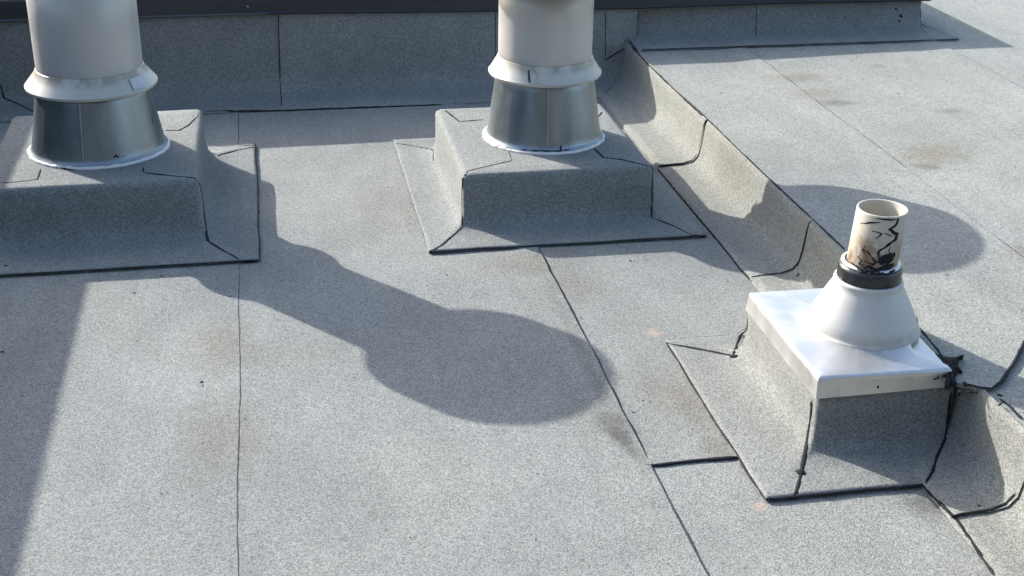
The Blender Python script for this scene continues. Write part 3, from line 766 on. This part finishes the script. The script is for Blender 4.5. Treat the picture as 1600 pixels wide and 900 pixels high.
 ('P1', 1.6, 1, [(-0.732,4.265,0.2007,-0.72,-0.56,0.42), (-0.7079,4.2393,0.2013,-0.53,-0.71,0.47), (-0.6734,4.2096,0.1993,-0.45,-0.61,0.65), (-0.6624,4.2027,0.1976,-0.54,-0.83,0.14), (-0.622,4.1855,0.1955,-0.29,-0.93,0.21), (-0.6023,4.1805,0.1933,-0.26,-0.96,-0.14), (-0.563,4.175,0.1928,-0.07,-0.14,0.99), (-0.5437,4.176,0.1925,-0.03,-0.08,1), (-0.4962,4.1829,0.1931,0.12,-0.77,0.63), (-0.4579,4.1961,0.1927,0.44,-0.64,0.64), (-0.429,4.2123,0.1934,0.05,-0.06,1), (-0.4114,4.2247,0.1935,0.48,-0.58,0.66), (-0.3824,4.2494,0.1928,0.57,-0.51,0.64)]),
 ('P2', 1.5, 1, [(0.7235,4.3375,0.189,-0.91,-0.15,0.38), (0.7313,4.3003,0.1926,-0.26,-0.08,0.96), (0.7504,4.2489,0.1921,-0.25,-0.16,0.95), (0.7678,4.2234,0.1935,-0.36,-0.16,0.92), (0.7953,4.1948,0.1924,-0.34,-0.27,0.9)]),
]
SPOTS = [
 ('lower', 6, (-0.2066,3.0747,0.0001), (-0,0,1)),
 ('lower', 5, (-0.4096,3.6446,-0), (0,0,1)),
 ('lower', 5, (-0.3398,3.7561,0.0002), (-0,-0,1)),
 ('lower', 7, (-0.7237,3.3218,0.0001), (-0,0,1)),
 ('cb1', 7, (-0.7973,3.8739,0.012), (-0,-0.01,1)),
 ('lower', 3, (-0.3263,3.5925,-0), (-0,0,1)),
 ('lower', 4, (0.4963,3.6342,0.0003), (-0,0,1)),
 ('lower', 3, (0.1889,3.416,-0.0001), (-0,-0,1)),
 ('lower', 4, (1.3167,3.4631,0.0003), (-0,0.01,1)),
 ('lower', 6, (1.0688,3.6548,0.0001), (0,0,1)),
 ('lower', 3, (0.5852,3.2333,-0.0001), (-0,0,1)),
 ('lower', 3, (0.5485,2.5229,-0.0002), (-0,0,1)),
 ('lower', 3, (-0.3047,2.5192,0.0001), (-0,0,1)),
 ('lower', 4, (0.8345,2.752,0.0008), (-0,0,1)),
 ('lower', 3, (0.828,3.2888,-0.0002), (0,0,1)),
 ('lower', 3, (-0.2145,2.5538,0.0005), (-0.01,0,1)),
 ('lower', 4, (0.433,4.0566,-0.0003), (-0.01,0,1)),
 ('lower', 2, (0.0199,4.4131,0.0002), (-0,-0,1)),
 ('upper', 5, (1.7284,4.7886,0.1754), (0,0,1)),
 ('upper', 4, (1.7803,4.2691,0.1748), (-0,-0,1)),
 ('upper', 3, (2.6711,5.0852,0.1752), (-0,-0,1)),
 ('upper', 4, (1.7819,3.0462,0.1754), (-0.01,0,1)),
 ('upper', 3, (2.0153,3.6577,0.1787), (-0.03,0.01,1)),
 ('upper', 4, (1.7322,2.634,0.1746), (0,-0,1)),
 ('upper', 3, (1.6578,5.2963,0.1755), (0,0,1)),
 ('cb3', 11, (1.1633,2.9689,0.0173), (-0.37,-0.01,0.93)),
 ('cb3', 15, (1.1314,2.4136,0.013), (-0,-0.06,1)),
 ('cb3', 9, (1.1959,2.5376,0.1128), (-1,-0.01,-0.03)),
 ('upper', 9, (1.547,2.5049,0.1308), (-1,0.01,0.05)),
 ('upper', 8, (1.5483,2.47,0.1583), (-1,0,0.05)),
 ('upper', 8, (1.586,2.4074,0.1747), (0,0,1)),
 ('upper', 9, (1.5173,3.4176,0.028), (-0.76,0,0.65)),
 ('upper', 6, (1.5573,2.3573,0.1822), (-0.75,0,0.67)),
 ('cb1', 8, (-0.2076,3.9747,0.0144), (0.01,-0.03,1)),
 ('cb1', 7, (-0.1847,4.7852,0.0147), (0.04,0.01,1)),
 ('wall', 7, (2.8254,5.6307,0.2762), (-0.02,-0.97,0.22)),
 ('wall', 9, (2.851,5.6227,0.2453), (-0,-0.95,0.32)),
 ('wall', 8, (2.8414,5.6155,0.2239), (-0.02,-0.95,0.32)),
 ('vent', 5, (1.3328,2.4943,0.1703), (-0.01,-1,0)),
 ('vent', 5, (1.4775,2.4948,0.1827), (0.02,-1,-0.1)),
 ('upper', 5, (1.4655,2.2226,0.0146), (-0.03,-0,1)),
]

# ------------------------------------------------------------------ bitumen squeezed out along the laps, tar spots, small marks
OWN = {'cb1': cb1, 'cb2': cb2, 'cb3': cb3, 'upper': upper, 'lower': lower, 'wall': wall, 'vent': pipe, 'P1': P1, 'P2': P2}


def bead(own, r, thin, pts, idx):
    P = [Vector(p[:3]) for p in pts]
    Nn = [Vector(p[3:]) for p in pts]
    r *= (.00122 if not thin else .0012) if own != 'vent' else .0014
    st = .004 if own == 'vent' else .011
    Q = []
    for i in range(len(P) - 1):
        n = max(1, int((P[i + 1] - P[i]).length / st))
        for j in range(n):
            t = j / n
            Q.append((P[i].lerp(P[i + 1], t), Nn[i].lerp(Nn[i + 1], t).normalized()))
    Q.append((P[-1], Nn[-1]))
    V, F = [], []
    nq = len(Q)
    for i, (q, n) in enumerate(Q):
        tan = (Q[min(i + 1, nq - 1)][0] - Q[max(i - 1, 0)][0])
        if tan.length < 1e-6:
            tan = Vector((1, 0, 0))
        tan.normalize()
        lat = tan.cross(n).normalized()
        w = r * (1 + .45 * noise.noise(q * 55 + Vector((idx, 0, 0))) + .4 * noise.noise(q * 13 + Vector((0, idx, 0))))
        if thin:
            w *= max(.12, .75 + 1.1 * noise.noise(q * 9 + Vector((idx, 3, 0))))
        end = min(i, nq - 1 - i)
        if end == 0:
            w *= .45
        elif own == 'vent' and nq > 6:
            w *= .45 + .55 * min(1, end / (nq * .3))
        q = q + lat * (.0012 * noise.noise(q * 30 + Vector((0, 0, idx))) if own != 'vent' else .0022 * noise.noise(q * 160 + Vector((0, 0, idx))))
        hh = w * (.22 if thin or own in ('vent', 'P1', 'P2') else .28)
        for a, b in ((-1, -.0012), (-.72, hh * .7), (0, hh + .0003), (.72, hh * .7), (1, -.0012)):
            V.append(q + lat * (w * a) + n * (b + (.0008 if own == 'vent' else 0)))
    for i in range(nq - 1):
        for j in range(4):
            a = i * 5 + j
            F.append((a, a + 1, a + 6, a + 5))
    e = (nq - 1) * 5
    F.append((0, 1, 2, 3, 4)); F.append((e + 4, e + 3, e + 2, e + 1, e))
    nm = {'vent': 'tar_mark', 'P1': 'tar_mark', 'P2': 'tar_mark'}.get(own, 'bitumen_seam')
    par_ = OWN[own]
    o = mesh(nm, V, F, 'tar_thin' if thin else 'tar', None)
    put_under(o, par_)
    return o


def put_under(o, par_):
    o.parent = par_
    g_ = Vector(par_.location)
    if par_.parent:
        g_ = Vector(par_.matrix_basis.translation)
        o.matrix_parent_inverse = Matrix.Translation(g_).inverted()
    else:
        o.matrix_parent_inverse = Matrix.Translation(g_).inverted()


def spot(own, r, c, n, idx, mat='tar', nm='tar_spot'):
    rnd = random.Random(idx)
    n = Vector(n).normalized(); c = Vector(c); r *= .001
    t1 = n.cross(Vector((.3, .9, .2))).normalized(); t2 = n.cross(t1)
    V = [c + n * (r * .3 + .0008)]
    ph = rnd.random() * 6
    el = rnd.uniform(.5, 1)
    for rr, hh in ((.6, .24), (1.0, -.15)):
        for i in range(10):
            a = i * math.tau / 10
            q = r * rr * (1 + .3 * math.sin(2 * a + ph) + rnd.uniform(-.2, .2))
            V.append(c + t1 * (q * math.cos(a)) + t2 * (q * el * math.sin(a)) + n * (r * hh if hh > 0 else -.001))
    F = []
    for i in range(10):
        j = (i + 1) % 10
        F.append((0, 1 + i, 1 + j)); F.append((1 + i, 11 + i, 11 + j, 1 + j))
    o = mesh(nm, V, F, mat, None)
    put_under(o, OWN[own])
    return o


for i, b in enumerate(BEADS):
    bead(*b, i)
def skirt_line(own, a, b, r, thin, idx):
    """bleed-out along the outer edge of a curb's skirt, following its slightly wavy cut"""
    a, b = Vector(a), Vector(b)
    n = max(2, int((b - a).length / .02)); pts = []
    for j in range(n + 1):
        x, y = a.lerp(b, j / n)
        pts.append((x + .004 * nz(x, y, 0, 8), y + .004 * nz(y, x, 4, 8), .0085, 0, 0, 1))
    bead(own, r, thin, pts, idx)


for i, a_ in enumerate([('cb1', (-1.05, 3.813), (-.052, 3.813), 3.4, 0), ('cb1', (-.052, 3.813), (-.052, 4.92), 3.0, 0),
                        ('cb2', (.464, 3.80), (1.355, 3.80), 3.5, 0), ('cb2', (.464, 4.88), (.464, 3.81), 1.6, 1),
                        ('cb3', (1.018, 3.09), (1.018, 2.33), 3.6, 0), ('cb3', (1.018, 2.33), (1.40, 2.33), 4.0, 0)]):
    skirt_line(*a_, 170 + i)
bead('cb3', 3.4, 0, [(x, y, D + .009 + und(x, y), 0, 0, 1) for x, y in saddle[1:7]], 180)


def edge_line(own, x1, ya, yb, r, thin, z, idx):
    """bleed-out along the right-hand edge of a roll"""
    n = max(2, int(abs(ya - yb) / .02)); pts = []
    for j in range(n + 1):
        y = ya + (yb - ya) * j / n
        x = x1 + .006 * nz(y, x1, 0, 2.1) + .0025 * nz(y, x1, 2, 13)
        pts.append((x + .0008, y, z + und(x, y), 0, 0, 1))
    bead(own, r, thin, pts, idx)


for i, a_ in enumerate([('lower', -.114, 5.33, 4.92, 2.2, 1, .0006), ('lower', -.114, 3.79, 1.0, .9, 1, .0006), ('lower', .808, 3.785, 3.13, 3.0, 0, .003),
                        ('lower', .808, 3.10, 2.50, 2.4, 0, .003), ('lower', .808, 2.50, 1.1, 2.4, 1, .003), ('upper', 2.05, 5.43, 4.72, 2.8, 1, D + .003),
                        ('upper', 2.05, 4.66, 4.30, 2.0, 0, D + .003), ('upper', 2.05, 4.22, 3.87, 2.0, 0, D + .003), ('upper', 2.05, 3.27, 2.3, 2.3, 0, D + .003), ('upper', 2.93, 5.2, 3.5, 3.0, 1, D + .003)]):
    edge_line(*a_, 120 + i)
pts = []
for j in range(12):
    x = .812 + .208 * j / 11
    pts.append((x, 2.5095 + .006 * nz(x, 2.51, 0, 3) + .002 * nz(x, 2.51, 2, 17), .0036 + und(x, 2.51), 0, 0, 1))
bead('lower', 4.4, 0, pts, 150)
bead('wall', 3.2, 0, [(1.585 + 1.455 * j / 30, UY - .206 + .003 * nz(j * .4, 0) - .004 * (j > 12), D + .0095, 0, 0, 1) for j in range(31)], 151)
for i, (y, up) in enumerate(LAPS):
    pts = []
    for k_, (d, z) in enumerate(sp_[1:]):
        nn = Vector((-(sp_[min(k_ + 2, 10)][1] - sp_[k_][1]), 0, sp_[min(k_ + 2, 10)][0] - sp_[k_][0])).normalized()
        pts.append((1.388 + d, y + (.012 * math.sin(k_ / 9 * math.pi)), z + .0035, nn.x, 0, nn.z))
    pts = [Vector(p[:3]) + Vector(p[3:]) * .002 for p in pts]
    pts = [(*p, *((Vector((-.5, 0, .8)).normalized()))) for p in pts]
    bead('upper', 3.6, 0, pts, 90 + i)
for i, b in enumerate(SPOTS):
    spot(*b, i)

# sticker and lap joint on the storm collars, rivets on the cap
def collar_patch(name, par_, x, y, rcol, rp, zc, a0, a1, t0, t1, off, mat, skew=0.):
    V, F = [], []
    for j in range(4):
        t = t0 + (t1 - t0) * j / 3
        r = rcol - .002 + (rp + .006 - rcol) * t + off; z = zc + .0105 + .0395 * t + off
        for i in range(7):
            a = math.radians(a0 + (a1 - a0) * i / 6 + skew * t)
            V.append((x + r * math.cos(a), y + r * math.sin(a), z))
    for j in range(3):
        for i in range(6):
            q = j * 7 + i
            F.append((q, q + 1, q + 8, q + 7))
    o = mesh(name, V, F, mat, None)
    put_under(o, par_)
    return o


st_ = collar_patch('sticker', P1, -.553, 4.40, .206, .166, .412, -46, -30, .02, .75, .003, 'paper', 3)
st_['label'] = 'small blank whitish sticker on the collar'
collar_patch('collar_joint', P2, .932, 4.345, .190, .158, .412, -118, -115.5, 0, .85, .0028, 'tar_thin', -4)
collar_patch('collar_joint', P2, .932, 4.345, .190, .158, .412, -115.5, -109, 0, .9, .0022, 'collar', -4)
for c in ((-.052, WY - .017, .382), (1.93, UY - .02, .355)):
    spot('wall', 3.5, c, (0, -1, 0), 3, 'dot', 'rivet')

# torn mastic at the right front corner of the vent plate
W_ = [(1.5097, 2.5806, 0.199), (1.5195, 2.5516, 0.198), (1.5772, 2.5705, 0.192), (1.5442, 2.5372, 0.19), (1.5376, 2.5075, 0.186), (1.5159, 2.4927, 0.184), (1.5011, 2.4532, 0.18), (1.4975, 2.4745, 0.182), (1.4876, 2.4657, 0.176), (1.4924, 2.4964, 0.184), (1.4862, 2.5049, 0.19), (1.4977, 2.5362, 0.196)]
rj_ = random.Random(4)
W2 = []
for i in range(len(W_)):
    a_, b_ = Vector(W_[i]), Vector(W_[(i + 1) % len(W_)])
    for t_ in (0, .3, .65):
        W2.append(a_.lerp(b_, t_) + Vector((rj_.uniform(-.005, .005), rj_.uniform(-.008, .008), 0)))
W_ = W2
cen = sum((Vector(p) for p in W_), Vector()) / len(W_)
V = [cen + Vector((0, 0, .012))]
for sc, up in ((.55, .010), (1.0, .004), (1.02, -.008)):
    V += [cen + (Vector(p) - cen) * sc * (1 + .12 * noise.noise(Vector(p) * 90)) + Vector((0, 0, up + .004 * noise.noise(Vector(p) * 70 * sc))) for p in W_]
n_ = len(W_)
F = [(0, 1 + i, 1 + (i + 1) % n_) for i in range(n_)]
for k_ in range(2):
    F += [(1 + k_ * n_ + i, 1 + (k_ + 1) * n_ + i, 1 + (k_ + 1) * n_ + (i + 1) % n_, 1 + k_ * n_ + (i + 1) % n_) for i in range(n_)]
put_under(fixnormals(mesh('mastic_clump', V, F, 'tar', None)), cb3)
for i, c in enumerate([(1.5236, 2.4526, 0.185), (1.4991, 2.4287, 0.182), (1.5187, 2.419, 0.184), (1.5302, 2.4142, 0.184), (1.4701, 2.4949, 0.18)]):
    spot('cb3', (8, 6, 7, 5, 4)[i], c, (0, -.2, 1), 500 + i, 'tar', 'mastic_crumb')

# a little grit lying about
gr_ = random.Random(21)
for i in range(34):
    x, y = gr_.uniform(-.5, 1.3), gr_.uniform(1.5, 3.75)
    if 1.0 < x and 2.3 < y < 3.2:
        continue
    spot('lower', gr_.uniform(1.2, 2.6), (x, y, .0025), (0, 0, 1), 700 + i, 'tar_thin', 'grit')
for i in range(14):
    spot('upper', gr_.uniform(1.2, 3.0), (gr_.uniform(1.75, 3.0), gr_.uniform(3.3, 5.2), D + .0025), (0, 0, 1), 760 + i, 'tar_thin', 'grit')
